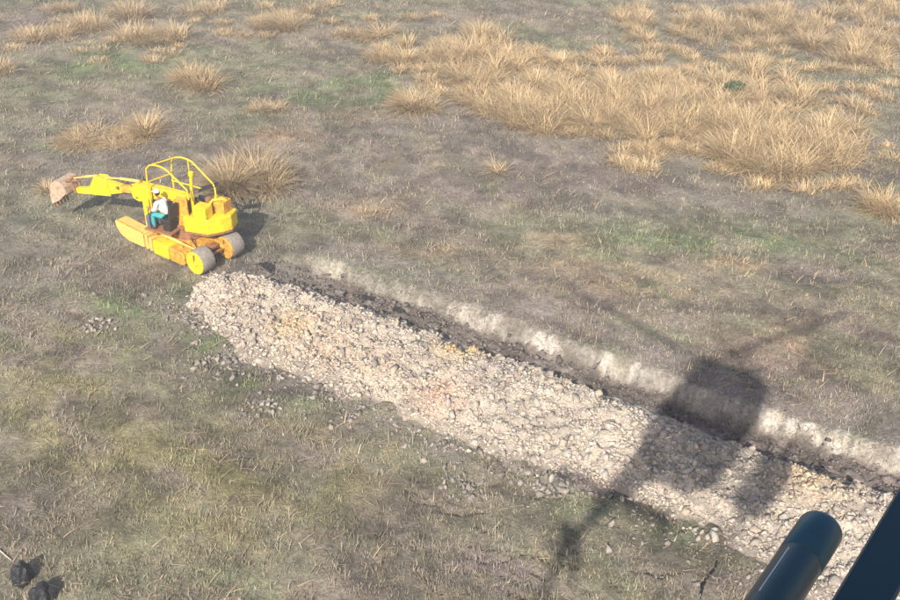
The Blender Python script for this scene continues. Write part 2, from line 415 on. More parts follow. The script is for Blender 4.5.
HX = UA[0] * HU + VA[0] * HV; HY = UA[1] * HU + VA[1] * HV
det = UA[0] * VA[1] - UA[1] * VA[0]; HX, HY = (HU * VA[1] - HV * UA[1]) / det, (HV * UA[0] - HU * VA[0]) / det
HZ = np.maximum(ground_z(HX, HY, False), -.12) + heap_z(HU, HD) + (fbm(HX, HY, .12, 2, 221) - .5) * .05
ht = spoil_tint(HX.ravel(), HY.ravel(), HX.size) * (.70 + .40 * fbm(HX.ravel(), HY.ravel(), .15, 2, 231))[:, None]
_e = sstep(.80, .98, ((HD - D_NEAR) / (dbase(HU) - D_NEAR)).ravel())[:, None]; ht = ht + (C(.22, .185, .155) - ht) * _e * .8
heap = empty('spoil_heap', (*P(520, 430)[:2], 0))
tag(heap, 'long low heap of pale broken clay piled along the near side of the trench', 'spoil heap')
hl = np.array(heap.location)
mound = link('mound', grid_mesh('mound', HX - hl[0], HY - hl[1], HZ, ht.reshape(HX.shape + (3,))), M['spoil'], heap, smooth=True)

def xy_of(u, d):
    v = vcen(u) + d
    return (u * VA[1] - v * UA[1]) / det, (v * UA[0] - u * VA[0]) / det
def clod_shape(seed, npts=16, flat=.75):
    r = np.random.default_rng(seed); p = r.normal(size=(npts, 3)); p /= np.linalg.norm(p, axis=1)[:, None]
    p *= r.uniform(.60, 1.15, (npts, 1)); p *= [r.uniform(.85, 1.4), r.uniform(.6, 1.0), flat * r.uniform(.7, 1.15)]
    bm = bmesh.new()
    for q in p: bm.verts.new(q)
    bmesh.ops.convex_hull(bm, input=bm.verts)
    loose = [v for v in bm.verts if not v.link_faces]; bmesh.ops.delete(bm, geom=loose, context='VERTS')
    bmesh.ops.triangulate(bm, faces=bm.faces); bm.verts.index_update()
    v = np.array([x.co[:] for x in bm.verts]); f = np.array([[x.index for x in q.verts] for q in bm.faces]); bm.free()
    return v, f
SHAPES = [clod_shape(400 + i, 12) for i in range(14)]
def rot3(n, r):
    a = r.uniform(0, 2 * math.pi, n); t = r.normal(0, .8, n); c, s = np.cos(a), np.sin(a); ct, st = np.cos(t), np.sin(t); R = np.zeros((n, 3, 3))
    R[:, 0, 0] = c; R[:, 0, 1] = -s * ct; R[:, 0, 2] = s * st; R[:, 1, 0] = s; R[:, 1, 1] = c * ct; R[:, 1, 2] = -c * st; R[:, 2, 1] = st; R[:, 2, 2] = ct
    return R
SMALL = [clod_shape(600 + i, 9) for i in range(16)]
def clod_soup(name, pos, size, col, mat, parent, seed):
    SHAPES = SMALL
    r = np.random.default_rng(seed); n = len(pos); V, Fc, T, off = [], [], [], 0
    which = r.integers(0, len(SHAPES), n); R = rot3(n, r)
    for k, (sv, sf) in enumerate(SHAPES):
        m = np.where(which == k)[0]
        if not len(m): continue
        v = np.einsum('nij,vj->nvi', R[m], sv) * size[m][:, None, None] + pos[m][:, None, :]
        V.append(v.reshape(-1, 3)); Fc.append((sf[None] + (np.arange(len(m)) * len(sv))[:, None, None] + off).reshape(-1, 3))
        T.append(np.repeat(col[m], len(sv), 0)); off += len(m) * len(sv)
    V, Fc, T = np.concatenate(V), np.concatenate(Fc), np.concatenate(T)
    return link(name, np_mesh(name, V, Fc, np.full(len(Fc), 3), T), mat, parent)

NC = 24000
cu = rng.uniform(UH0 - .3, UH0 + 24.5, NC * 2); ct = rng.beta(1.15, 1.0, NC * 2) * 1.06
cd = D_NEAR + (dbase(cu) - D_NEAR) * ct + rng.normal(0, .08, NC * 2)
hz = heap_z(cu, cd); keep = (hz > .02) | (rng.random(NC * 2) < .10)
keep &= (sstep(UH0 - .4, UH0 + .9, cu) > rng.random(NC * 2))
cu, cd, hz = cu[keep][:NC], cd[keep][:NC], hz[keep][:NC]
cx, cy = xy_of(cu, cd)
cz = np.maximum(ground_z(cx, cy, False), -.12) + np.maximum(hz, 0)
cs = np.clip(rng.lognormal(math.log(.046), .46, len(cx)), .022, .16)
cpos = np.stack([cx, cy, cz + cs * .15], -1)
ccol = spoil_tint(cx, cy, len(cx)) * np.where(rng.random((len(cx), 1)) < .12, rng.uniform(.55, .8, (len(cx), 1)), rng.uniform(.92, 1.28, (len(cx), 1))) * (1 + rng.normal(0, .03, (len(cx), 3)))
big = np.argsort(-cs)[:300]; rest = np.setdiff1d(np.arange(len(cx)), big)
so = clod_soup('small_clods', cpos[rest] - hl, cs[rest], ccol[rest], M['spoil'], heap, 7); so['kind'] = 'stuff'
# clod meshes shared between alike pieces: shapes x tints
CT = [C(.52, .445, .36), C(.45, .38, .305), C(.56, .45, .34), C(.34, .29, .245), C(.54, .475, .40)]
CLOD_ME = {}
for i in range(8):
    for j, c in enumerate(CT):
        sv, sf = SHAPES[i]; CLOD_ME[i, j] = np_mesh('clod', sv, sf, np.full(len(sf), 3), np.tile(c, (len(sv), 1)))
        CLOD_ME[i, j].materials.append(M['spoil'])
def place_clod(parent, base, pos, size, tint, r, name='clod', me=None):
    o = bpy.data.objects.new(name, me or CLOD_ME[int(r.integers(0, 8)), tint]); COL.objects.link(o); o.parent = parent
    o.location = tuple(np.array(pos) - base); o.scale = (size * r.uniform(.8, 1.25), size * r.uniform(.8, 1.2), size * r.uniform(.7, 1.1)); o.rotation_euler = (r.normal(0, .8), r.normal(0, .8), r.uniform(0, 6.28))
    return o
rb = np.random.default_rng(21)
for k in big:
    t = int(np.argmin([np.abs(ccol[k] - c).sum() + rb.uniform(0, .12) for c in CT])); place_clod(heap, hl, cpos[k], cs[k], t, rb)

# crumbs of grey soil in the trench and round the foot of the heap (nobody could count them)
n = 4200; tu = rng.uniform(U0 - .6, U0 + 22, n); td = rng.uniform(-1.6, .30, n); tx, ty = xy_of(tu, td)
n2 = 900; fu = rng.uniform(UH0 - 1.0, UH0 + 20, n2); fd = dbase(fu) - np.abs(rng.normal(0, .7, n2)) - .05; fx, fy = xy_of(fu, fd)
tx, ty = np.concatenate([tx, fx]), np.concatenate([ty, fy]); n += n2
ts = np.clip(rng.lognormal(math.log(.042), .55, n), .018, .17)
tz = ground_z(tx, ty) + ts * .2
tc = np.where((np.arange(n) < 4200)[:, None], C(.20, .165, .142), C(.30, .255, .215)) * rng.uniform(.6, 1.35, (n, 1))
tag(clod_soup('soil_crumbs', np.stack([tx, ty, tz], -1), ts, tc, M['spoil'], None, 9), 'loose grey crumbs of soil strewn in the trench and along the heap', 'soil', kind='stuff')

def gz1(x, y): return float(ground_z(np.array([x]), np.array([y]))[0])
def clod_thing(name, px, py, rad, n, tints, label, cat, smin, smax, seed, group=None, z=0.0):
    r = np.random.default_rng(seed); c = P(px, py, z)[:2]
    e = empty(name, (c[0], c[1], gz1(*c))); tag(e, label, cat, group); b = np.array(e.location)
    for k in range(n):
        a, q = r.uniform(0, 6.28), rad * math.sqrt(r.random()); x, y = c[0] + q * math.cos(a), c[1] + q * math.sin(a) * .8
        s = r.uniform(smin, smax); place_clod(e, b, (x, y, gz1(x, y) + s * .35), s, tints[int(r.integers(0, len(tints)))], r)
    return e
clod_thing('clod_pile', 101, 328, .50, 44, [3, 1, 3, 4], 'small scatter of grey-white clods in green grass, nearest the excavator prow', 'clod pile', .03, .11, 1)
clod_thing('clod_pile', 262, 411, .52, 48, [1, 4, 3, 3], 'pale clod pile in the grass, lowest and farthest from the excavator', 'clod pile', .03, .11, 2)
clod_thing('clod_pile', 214, 366, .65, 46, [3, 3, 1], 'grey-brown crumbled clod pile just below the left end of the heap', 'clod pile', .03, .13, 3)
clod_thing('clod_pile', 465, 487, .6, 42, [3, 1, 3], 'grey clod pile beside the bright green strip below the heap', 'clod pile', .03, .11, 4)
clod_thing('clod_pile', 552, 486, .5, 30, [1, 3, 4], 'clods lying against the tail of the helicopter shadow', 'clod pile', .03, .14, 5)
clod_thing('clod_pile', 284, 378, .22, 4, [4, 0], 'two or three rounded white clods just off the heap foot', 'clod pile', .08, .13, 6)
clod_thing('clod_pile', 702, 540, .30, 5, [0, 4], 'few large pale clods at the heap foot near the dark skid tube', 'clod pile', .10, .17, 8)
clod_thing('clod_pile', 200, 322, .6, 34, [3, 1, 3], 'grey clods spilled from the left tip of the heap', 'clod pile', .03, .12, 9)

def mud_clod(px, py, sizes, label, seed, z=0.0, name='mud_clod', mat='wetmud', cat='mud clod'):
    r = np.random.default_rng(seed); c = P(px, py, z)[:2]; mb = MB(); g = gz1(*c)
    for (dx, dy, sx, sy, sz) in sizes:
        b2 = bmesh.new(); bmesh.ops.create_icosphere(b2, subdivisions=3, radius=1)
        q = np.array([v.co[:] for v in b2.verts]); f = .50 + .9 * (1 - worley(q[:, 0] * 1.6 + q[:, 2] * .7 + seed, q[:, 1] * 1.6 - q[:, 2] * .9, seed)) * .8 + .18 * (fbm(q[:, 0] + q[:, 2], q[:, 1] - q[:, 2], .3, 3, seed) - .5)
        for v, k in zip(b2.verts, f): v.co = Vector((v.co.x * k * sx + dx, v.co.y * k * sy + dy, v.co.z * k * sz + sz * .5))
        mb._merge(b2)
    o = mb.build(name, M[mat]); o.location = (c[0], c[1], g - .02); o.rotation_euler.z = math.atan2(UA[1], UA[0])
    return tag(o, label, cat)
mud_clod(268, 267, [(0, 0, .26, .10, .16), (-.3, .05, .14, .07, .07)], 'black mud clod at the trench head, nearest the excavator wheels', 31)
mud_clod(347, 309, [(0, 0, .30, .14, .20), (.36, -.1, .16, .1, .12)], 'large dark bluish mud clod on the crest of the heap', 32, .15)
mud_clod(399, 323, [(0, 0, .20, .14, .18), (-.22, 0, .1, .08, .1)], 'dark mud clod on the trench rim right of the bluish one', 33)
mud_clod(398, 313, [(0, 0, .20, .09, .12)], 'small dark clod on the trench floor just above another dark clod', 34, -.4)
mud_clod(368, 299, [(0, 0, .24, .07, .10)], 'thin dark clod at the bottom of the pale trench face', 35, -.4)
mud_clod(504, 352, [(0, 0, .2, .10, .14), (.3, -.04, .15, .09, .12)], 'dark clod pair on the trench rim beside the yellowish clay', 36)
mud_clod(822, 462, [(0, 0, .24, .10, .14), (-.4, .05, .16, .08, .1), (.28, .0, .1, .08, .1)], 'row of dark clods on the trench rim at the right', 37)
mud_clod(24, 580, [(0, 0, .24, .22, .34), (.05, -.1, .2, .16, .2)], 'upright dark lump at the bottom left corner with pale stick beside it', 38, cat='clod')
mud_clod(44, 599, [(0, 0, .26, .22, .30)], 'dark lump cut by the bottom edge, right of its twin', 39, cat='clod')

def stick(pts, r, name, mat, label, z=.04):
    q = [P(a, b)[:2] for a, b in pts]; o0 = q[0]; b = gz1(*o0)
    mb = MB(); mb.tube([(a[0] - o0[0], a[1] - o0[1], gz1(*a) - b + z) for a in q], r, 7)
    o = mb.build(name, M[mat], smooth=60); o.location = (o0[0], o0[1], b); return tag(o, label, 'stick')
stick([(-2, 549), (4, 554), (11, 560)], [.016, .014, .009], 'dry_stick', 'stick', 'pale dry stick in the bottom left corner beside dark lump')
stick([(717, 562), (714, 571), (707, 579), (702, 588), (699, 602)], [.016, .04, .028, .045, .03], 'crack_strip', 'crack_black', 'crooked black strip laid in place of a shaded ground crack, left of the dark skid tube', .0)  # black tube added for the shade of a crack in the ground

# ------------------------------------------------------------------ grass
def blades(name, base, length, az, lean, width, col, mat, curl=.9, kind=None, seg=3):
    """curved ribbons; base (n,3); lean is the tilt from vertical at the root, curl how far it bends over"""
    n = len(base); L = length[:, None]
    d = np.stack([np.cos(az), np.sin(az)], -1); side = np.stack([-d[:, 1], d[:, 0]], -1)
    pts = [base]; ang = lean.copy()
    for k in range(seg):
        st = np.concatenate([d * np.sin(ang)[:, None], np.cos(ang)[:, None]], -1) * L / seg
        pts.append(pts[-1] + st); ang = ang + curl / seg * (.6 + .8 * ((np.arange(n) * 7919 % 97) / 97.))
    nv = 2 * seg + 1; V = np.zeros((n, nv, 3))
    for k in range(seg):
        wdt = (width * (1 - .55 * k / seg))[:, None] * .5
        V[:, 2 * k] = pts[k]; V[:, 2 * k, :2] -= side * wdt; V[:, 2 * k + 1] = pts[k]; V[:, 2 * k + 1, :2] += side * wdt
    V[:, -1] = pts[seg]; V[..., 2] = np.maximum(V[..., 2], base[:, None, 2] - .02)
    fs, sizes = [], []
    for k in range(seg - 1): fs += [2 * k, 2 * k + 1, 2 * k + 3, 2 * k + 2]; sizes.append(4)
    fs += [2 * seg - 2, 2 * seg - 1, 2 * seg]; sizes.append(3)
    Fc = (np.array(fs)[None] + (np.arange(n) * nv)[:, None]).ravel()
    return link(name, np_mesh(name, V.reshape(-1, 3), Fc, np.tile(sizes, n), np.repeat(col, nv, 0)), mat)

def in_view(x, y, marg=1.5):
    dep = y * CP + CAM_H * SP
    return (np.abs(x) < dep * 450 / F_PX + marg) & (y > 14) & (y < 62)
def grass_mask(x, y):
    u, v = uv(x, y); d = v - vcen(u); db = dbase(u)
    m = np.ones(x.shape)
    tr = sstep(U0 - .6, U0 + .6, u); m *= 1 - tr * sstep(-2.0, -1.5, d) * (1 - sstep(.5, .75, d))
    hp = sstep(UH0 - .4, UH0 + .4, u) * (1 - sstep(D_NEAR - .1, D_NEAR + .1, d)) * sstep(-.1, .3, d - db - .1)
    return m * (1 - hp)
NCL, PER = 82000, 5
# clump centres thinned with distance so that they are even in the picture
gy_ = 14.5 + (62 - 14.5) * rng.random(NCL) ** 1.2; dep = gy_ * CP + CAM_H * SP
gx_ = rng.uniform(-1, 1, NCL) * (dep * 450 / F_PX + 1.5)
uu, vv = uv(gx_, gy_)
dens = .20 + .95 * sstep(.32, .62, fbm(uu * .6, vv, .8, 4, 301))
ok = grass_mask(gx_, gy_) * dens > rng.random(NCL)
gx_, gy_ = gx_[ok], gy_[ok]; nc = len(gx_)
tint = ground_tint(gx_, gy_)
dry = sstep(.40, .75, fbm(gx_ * .8, gy_, .7, 3, 311) + rng.normal(0, .16, nc))[:, None]
gcol = tint * (1.0 - dry * .5) * rng.uniform(.70, 1.50, (nc, 1)) + C(.38, .31, .20) * dry * .5 * rng.uniform(.55, 1.3, (nc, 1))
isgreen = (tint[:, 1] > tint[:, 0] * 1.02)[:, None]; gcol = np.where(isgreen, gcol * C(.92, 1.08, .84), gcol)
cl = np.clip(rng.lognormal(math.log(.10), .42, nc) * (.7 + .6 * fbm(uu[ok], vv[ok], 1.6, 3, 321)), .035, .34)
gx_, gy_, cl = [np.repeat(q, PER) for q in (gx_, gy_, cl)]; n = len(gx_); gcol = np.repeat(gcol, PER, 0) * rng.uniform(.78, 1.22, (n, 1))
gx_ = gx_ + rng.normal(0, .035, n) * (1 + gy_ / 50); gy_ = gy_ + rng.normal(0, .035, n) * (1 + gy_ / 50)
gb = np.stack([gx_, gy_, ground_z(gx_, gy_) - .01], -1)
o = blades('short_grass', gb, cl * rng.uniform(.7, 1.3, n), rng.uniform(0, 6.28, n), np.abs(rng.normal(.6, .35, n)), rng.uniform(.008, .019, n) * (1 + gy_ / 50), gcol, M['grass'], .8, seg=2)
tag(o, 'short mixed dry and green grass covering the field', 'grass', kind='stuff')
# pale dead roots and grass hanging on the cut face of the trench
n = 5200; ru = rng.uniform(U0 + .3, U0 + 23, n); rd = rng.uniform(.34, .85, n) + (fbm(ru, ru * 0, .9, 2, 351) - .5) * .25; rx_, ry_ = xy_of(ru, rd)
k = fbm(ru, rd, .6, 3, 361) + rng.normal(0, .1, n) > .42; rx_, ry_ = rx_[k], ry_[k]; n = len(rx_)
o = blades('rim_roots', np.stack([rx_, ry_, ground_z(rx_, ry_)], -1), rng.uniform(.08, .30, n), math.atan2(-VA[1], -VA[0]) + rng.normal(0, .7, n), rng.uniform(.5, 1.6, n), rng.uniform(.012, .026, n),
           C(.46, .41, .345) * rng.uniform(.45, 1.15, (n, 1)), M['grass'], .8, seg=2)
tag(o, 'pale dead roots and grass hanging over the far face of the trench', 'dead grass', kind='stuff')

DRYC = [C(.62, .45, .24), C(.56, .385, .195), C(.67, .515, .31), C(.46, .32, .175), C(.59, .41, .215)]
def tuss_pts(cx, cy, rx, ry, h, n, r, flop=0.0, warm=1.0):
    """roots of one clump and its blades' shape"""
    a = r.uniform(0, 6.28, n); q = np.sqrt(r.random(n)) * .62
    x = cx + rx * q * np.cos(a); y = cy + ry * q * np.sin(a)
    out = np.arctan2(np.sin(a) * ry, np.cos(a) * rx) + r.normal(0, 1.1, n)
    lean = q * .55 + np.abs(r.normal(0, .30, n)) + flop
    L = h * r.uniform(.65, 1.25, n) * (1.08 - .25 * q)
    ci = r.integers(0, len(DRYC), n); col = np.array(DRYC)[ci] * r.uniform(.7, 1.2, (n, 1)) * np.array([1, .97 + .03 * warm, .9 + .1 / warm])
    return x, y, out, lean, L, col
def tussock(px, py, wpx, h, nb, label, seed, flat=.75, flop=0.0, grey=0.0, name='grass_tussock'):
    r = np.random.default_rng(seed); c = P(px, py)[:2]; dep = c[1] * CP + CAM_H * SP; rx = wpx / 2 * dep / F_PX
    nb = int(nb * 2.0)
    sub = []; ns = int(r.integers(5, 9))
    for k in range(ns):
        th = r.uniform(0, 6.28); q = math.sqrt(r.random()) * .72; f = r.uniform(.35, .62)
        sub.append(tuss_pts(rx * q * math.cos(th), rx * flat * q * math.sin(th), rx * f, rx * f * .85, h * 1.4 * r.uniform(.6, 1.12), nb // ns + 1, r, flop + r.uniform(0, .3)))
    x, y, out, lean, L = [np.concatenate([q[i] for q in sub]) for i in range(5)]; col = np.concatenate([q[5] * r.uniform(.68, 1.1) for q in sub]); nb = len(x); lean = lean + np.abs(r.normal(0, .25, nb)) * (r.random(nb) < .4)
    out = out + .45 * np.sin(2.6 - out)
    col = col * (1 - grey) + C(.26, .21, .165) * grey
    g = gz1(*c); z = ground_z(x + c[0], y + c[1]) - g - .03
    o = blades(name, np.stack([x, y, z], -1), L, out, lean, r.uniform(.014, .028, nb), col, M['grass'], .9)
    o.location = (c[0], c[1], g); return tag(o, label, 'tussock', 'dry grass tussocks around the excavator')
T = [
    (200, 84, 62, .95, 900, 'round straw tussock standing alone in the grass, second row above the excavator', .6, .1, 0),
    (104, 139, 104, .62, 1900, 'long flattened straw tussock lying above the excavator arm', .42, .65, 0),
    (153, 135, 36, .85, 480, 'upright end tuft at the right of the long flattened tussock', .7, .1, 0),
    (254, 188, 74, 1.15, 1500, 'large brown tussock right behind the excavator', .7, .15, .12),
    (266, 110, 40, .55, 330, 'small thin tussock midway above the large brown one', .6, .3, .25),
    (268, 132, 46, .28, 260, 'low sprawled straw patch just above the large brown tussock', .5, .8, .15),
    (50, 190, 16, .45, 110, 'tiny straw tuft left of the excavator bucket', .8, .2, 0),
    (2, 74, 26, .8, 260, 'straw tussock cut by the left edge of the picture', .8, .2, 0),
    (42, 40, 58, .75, 500, 'left one of the ragged tussocks in the top left corner', .6, .3, .15),
    (84, 30, 52, .85, 520, 'ragged tussock next to the top left corner one', .6, .25, .1),
    (150, 40, 74, .95, 800, 'broad tussock near the top edge above the lone round tussock', .6, .25, .1),
    (135, 16, 52, .9, 460, 'tussock touching the top edge behind the broad one', .6, .2, .2),
    (60, 12, 44, .7, 320, 'greyish tussock at the top edge near the left corner', .6, .3, .3),
    (205, 13, 44, .8, 340, 'tussock at the top edge above the lone round one', .6, .3, .25),
    (280, 28, 66, .95, 620, 'pinkish straw tussock at the top edge left of the middle', .6, .25, .15),
    (368, 38, 52, .75, 440, 'low straw tussock left of the tall grass belt', .55, .3, .05),
    (414, 110, 52, .85, 560, 'straw tussock at the lower left end of the tall grass belt', .6, .15, .05),
    (498, 172, 18, .55, 70, 'thin pale tuft alone on the open ground below the belt', .7, .15, .2),
    (884, 212, 58, .75, 560, 'reddish straw tussock at the right edge of the picture', .6, .2, 0),
    (370, 212, 30, .35, 110, 'sparse grey-brown tuft on open ground right of the excavator', .7, .3, .35),
    (735, 262, 34, .25, 120, 'low orange straw tuft on the green ground behind the trench', .5, .8, 0),
    (650, 295, 60, .22, 200, 'flat reddish straw patch behind the trench near the rotor shadow', .4, .9, .1),
    (318, 12, 40, .6, 240, 'faded tussock at the top edge right of the pinkish one', .6, .3, .3),
]
for i, (a, b, wp, h, nb, lab, fl, fp, gr) in enumerate(T): tussock(a, b, wp, h, nb, lab, 500 + i, fl, fp, gr)

# the tall dry grass belt reads as one mass
r = np.random.default_rng(77); acc = []
for (a, b, rx, ry, ncl, h) in [(430, 62, 55, 16, 26, .75), (480, 62, 45, 26, 34, .95), (512, 96, 55, 26, 40, .95), (565, 112, 60, 24, 46, .95), (620, 108, 60, 28, 46, .95), (665, 118, 55, 26, 44, .9), (705, 112, 55, 34, 44, .95),
                               (755, 108, 50, 36, 40, 1.0), (790, 158, 66, 22, 52, 1.05), (755, 150, 40, 20, 22, .9), (825, 146, 34, 24, 22, .95), (720, 30, 100, 18, 40, .85), (820, 30, 80, 22, 44, .9), (870, 52, 40, 16, 18, .85), (640, 92, 40, 14, 20, .8), (680, 148, 50, 8, 12, .5), (545, 62, 40, 10, 10, .6), (870, 8, 40, 10, 14, .8), (650, 14, 40, 8, 8, .6), (600, 70, 70, 16, 14, .5), (690, 60, 110, 16, 22, .5), (840, 90, 50, 40, 18, .5), (560, 130, 70, 12, 14, .4), (700, 160, 90, 14, 16, .4), (460, 90, 50, 16, 10, .4), (800, 190, 60, 8, 8, .4), (250, 20, 200, 18, 26, .4), (90, 50, 90, 16, 14, .35), (880, 110, 30, 60, 12, .4)]:
    for k in range(ncl):
        th = r.uniform(0, 6.28); q = math.sqrt(r.random()); c = P(a + rx * q * math.cos(th), b + ry * q * math.sin(th))[:2]
        nb = int(r.integers(120, 230)); s = r.uniform(.45, .95)
        x, y, out, lean, L, col = tuss_pts(c[0], c[1], s, s * .8, h * r.uniform(.7, 1.4), nb, r, r.uniform(.05, .5))
        out = out + .4 * np.sin(2.6 - out); g = r.random(); col = col * (1 - .35 * g * (b < 60)) + C(.30, .235, .17) * .35 * g * (b < 60)
        acc.append((x, y, out, lean, L, col * r.uniform(.8, 1.1)))
x, y, out, lean, L = [np.concatenate([q[i] for q in acc]) for i in range(5)]; col = np.concatenate([q[5] for q in acc])
o = blades('tall_dry_grass', np.stack([x, y, ground_z(x, y, False) - .04], -1), L, out, lean, r.uniform(.014, .028, len(x)), col, M['grass'], 1.1)
tag(o, 'belt of tall straw-coloured dry grass across the upper right', 'tall grass', kind='stuff')
# thin dead stalks strewn over the open ground
n = 16000; sx = rng.uniform(-25, 25, n); sy = rng.uniform(15, 60, n); k = in_view(sx, sy) & (grass_mask(sx, sy) > .5); sx, sy = sx[k], sy[k]
k = fbm(sx, sy, 1.8, 3, 341) + rng.normal(0, .08, len(sx)) > .52; sx, sy = sx[k], sy[k]; n = len(sx)
o = blades('dead_stalks', np.stack([sx, sy, ground_z(sx, sy) + .02], -1), rng.uniform(.15, .55, n), rng.normal(math.atan2(UA[1], UA[0]), .9, n), rng.uniform(.9, 1.5, n), rng.uniform(.010, .02, n) * (1 + sy / 70),
           np.array(DRYC)[rng.integers(0, 5, n)] * rng.uniform(.6, 1.15, (n, 1)) * C(.92, .95, 1.05), M['grass'], .35, seg=2)
tag(o, 'thin dead stalks strewn over the open ground', 'dead grass', kind='stuff')

def shrub(px, py, rad, label):
    c = P(px, py)[:2]; e = empty('shrub', (c[0], c[1], gz1(*c))); tag(e, label, 'shrub'); r = np.random.default_rng(3)
    mb = MB()
    for k in range(7):
        a = k * .9; mb.tube([(0, 0, -.05), (.18 * math.cos(a), .18 * math.sin(a), .3), (rad * .7 * math.cos(a), rad * .7 * math.sin(a), .62)], [.022, .015, .006], 6)
    mb.build('trunk', M['bark'], e, smooth=60)
    n = 1500; d = r.normal(size=(n, 3)); d /= np.linalg.norm(d, axis=1)[:, None]; q = r.random(n) ** .4 * (.75 + .35 * vnoise(d[:, 0] * 2 + 5, d[:, 1] * 2 + d[:, 2] * 2, 5))
    p = d * q[:, None] * [rad, rad, rad * .75] + [0, 0, rad * .75]; ax = r.normal(size=(n, 3)); ax /= np.linalg.norm(ax, axis=1)[:, None]; b = np.cross(ax, r.normal(size=(n, 3))); b /= np.linalg.norm(b, axis=1)[:, None]
    L, W = r.uniform(.05, .10, (n, 1)), r.uniform(.018, .03, (n, 1))
    V = np.stack([p - ax * L, p + b * W, p + ax * L, p - b * W], 1); cl = C(.085, .115, .05) * r.uniform(.6, 1.5, (n, 1))
    link('crown', np_mesh('crown', V.reshape(-1, 3), np.arange(4 * n), np.full(n, 4), np.repeat(cl, 4, 0)), M['grass'], e)
shrub(735, 99, .52, 'small round green shrub amid the tall dry grass')

# ------------------------------------------------------------------ excavator
CH = math.radians(143); UP = math.radians(155)
AX = P(197, 275)[:2] + np.array([math.sin(CH), -math.cos(CH)]) * .87            # middle of the rear axle
EXC = empty('excavator', (AX[0], AX[1], gz1(*AX)), CH)
tag(EXC, 'yellow amphibious excavator on long pontoons with rear drum wheels, arm stretched left', 'excavator')
def part(name, mat, mb, parent=EXC, smooth=None, label=None):
    o = mb.build(name, M[mat], parent, smooth)
    if label: o['label'] = label
    return o
GZ0 = .02
for side in (1, -1):
    y0, y1 = (.87, .40) if side > 0 else (-.40, -.87)
    ya, yb = min(y0, y1), max(y0, y1)
    prow = [(2.48, .10), (3.25, .10), (3.62, .24), (3.80, .46), (3.83, .66), (3.74, .68), (2.48, .60)]
    pon = part('pontoon', 'dusty', MB().prism(prow, 'y', ya, yb, .03), label='faded upturned pontoon prow' if side > 0 else None)
    # sub-parts riding on the pontoon
    part('pontoon_strut', 'dusty', MB().box((2.33, (ya + yb) / 2, .36), (.10, .44, .50)).box((2.12, (ya + yb) / 2, .34), (.12, .46, .46)).box((2.22, (ya + yb) / 2, .20), (.48, .34, .16)), pon)
    part('tank', 'yellow' if side > 0 else 'ochre', MB().prism([(1.26, .08), (1.98, .08), (1.98, .50), (1.90, .58), (1.34, .58), (1.26, .50)], 'y', ya - .015, yb + .015, .02), pon)
    part('rear_tank', 'ochre', MB().prism([(.52, .14), (.64, .08), (1.21, .08), (1.21, .54), (.62, .54), (.52, .40)], 'y', ya, yb, .02), pon)
    part('keel', 'rust', MB().box((2.0, (ya + yb) / 2, .06), (2.9, .30, .06)), pon)
    part('rim_rail', 'ochre', MB().tube([(2.5, y0 - .03 * side, .62), (3.2, y0 - .03 * side, .67), (3.76, y0 - .03 * side, .70)], .022, 8), pon, 60)
    # drum wheel, outer disc towards +Y
    wy = .87 if side > 0 else -.37
    wh = part('wheel', 'drum', MB().lathe([(0, .33), (0.02, .385), (.06, .40), (.44, .40), (.50, .38), (.50, .30)], (0, wy - .50, .40), (0, 1, 0), 36), EXC, 40)
    part('wheel_disc', 'yellow' if side > 0 else 'ochre', MB().lathe([(0, .375), (.035, .375), (.05, .33), (.02, .29), (.02, .11), (.06, .10), (.07, .02)], (0, wy, .40), (0, 1, 0), 36), wh, 35)
    part('hub_bar', 'rust', MB().beam((0, wy + .05, .40), (-.02, wy + .05, .70), .045, .045), wh)
    # swing leg from the chassis to the wheel and its ram
    part('wheel_leg', 'ochre', MB().beam((1.55, .30 * side, .62), (.12, .30 * side, .60), .13, .15).beam((.14, .30 * side, .62), (-.05, .30 * side, .40), .12, .14))
    part('leg_ram', 'dusty', MB().tube([(1.75, .62 * side, .74), (.85, .60 * side, .69)], .055, 10).tube([(.9, .60 * side, .69), (.25, .56 * side, .64)], .032, 10), smooth=60)
    part('cross_arm', 'ochre', MB().beam((1.6, .2 * side, .58), (2.2, .64 * side, .50), .14, .14).beam((1.1, .2 * side, .60), (.9, .64 * side, .50), .14, .12))
part('axle', 'rust', MB().tube([(0, -.9, .40), (0, .9, .40)], .05, 12).box((.25, 0, .52), (.35, .5, .12)), smooth=50)
part('chassis_frame', 'ochre', MB().box((1.15, 0, .58), (1.7, .50, .20)).box((1.95, 0, .52), (.16, 1.2, .16)).box((.55, 0, .50), (.14, 1.2, .14)))
part('front_deck', 'mud', MB().box((2.95, 0, .40), (1.1, .80, .06)).box((2.45, 0, .47), (.08, .8, .2)), label='muddy sunken deck between the prows')
part('deck_lip', 'rust', MB().tube([(3.5, -.39, .44), (3.5, .39, .44)], .035, 8), smooth=60)
part('slew_ring', 'rust', MB().lathe([(0, .40), (.02, .46), (.14, .46), (.16, .42), (.24, .40)], (1.15, 0, .68), (0, 0, 1), 36), smooth=40)
# a few rusty links and hoses on the near side of the chassis
part('hydraulic_hose', 'dark', MB().tube([(1.5, .15, .72), (1.7, .35, .86), (1.95, .5, .72), (2.1, .55, .62)], .02, 7).tube([(.9, .2, .7), (.6, .4, .82), (.3, .5, .7)], .02, 7), smooth=60)
part('step_plate', 'ochre', MB().box((2.12, .55, .72), (.35, .34, .03)).beam((2.0, .5, .58), (2.0, .5, .72), .05, .05).box((1.72, .52, .66), (.30, .20, .10)))

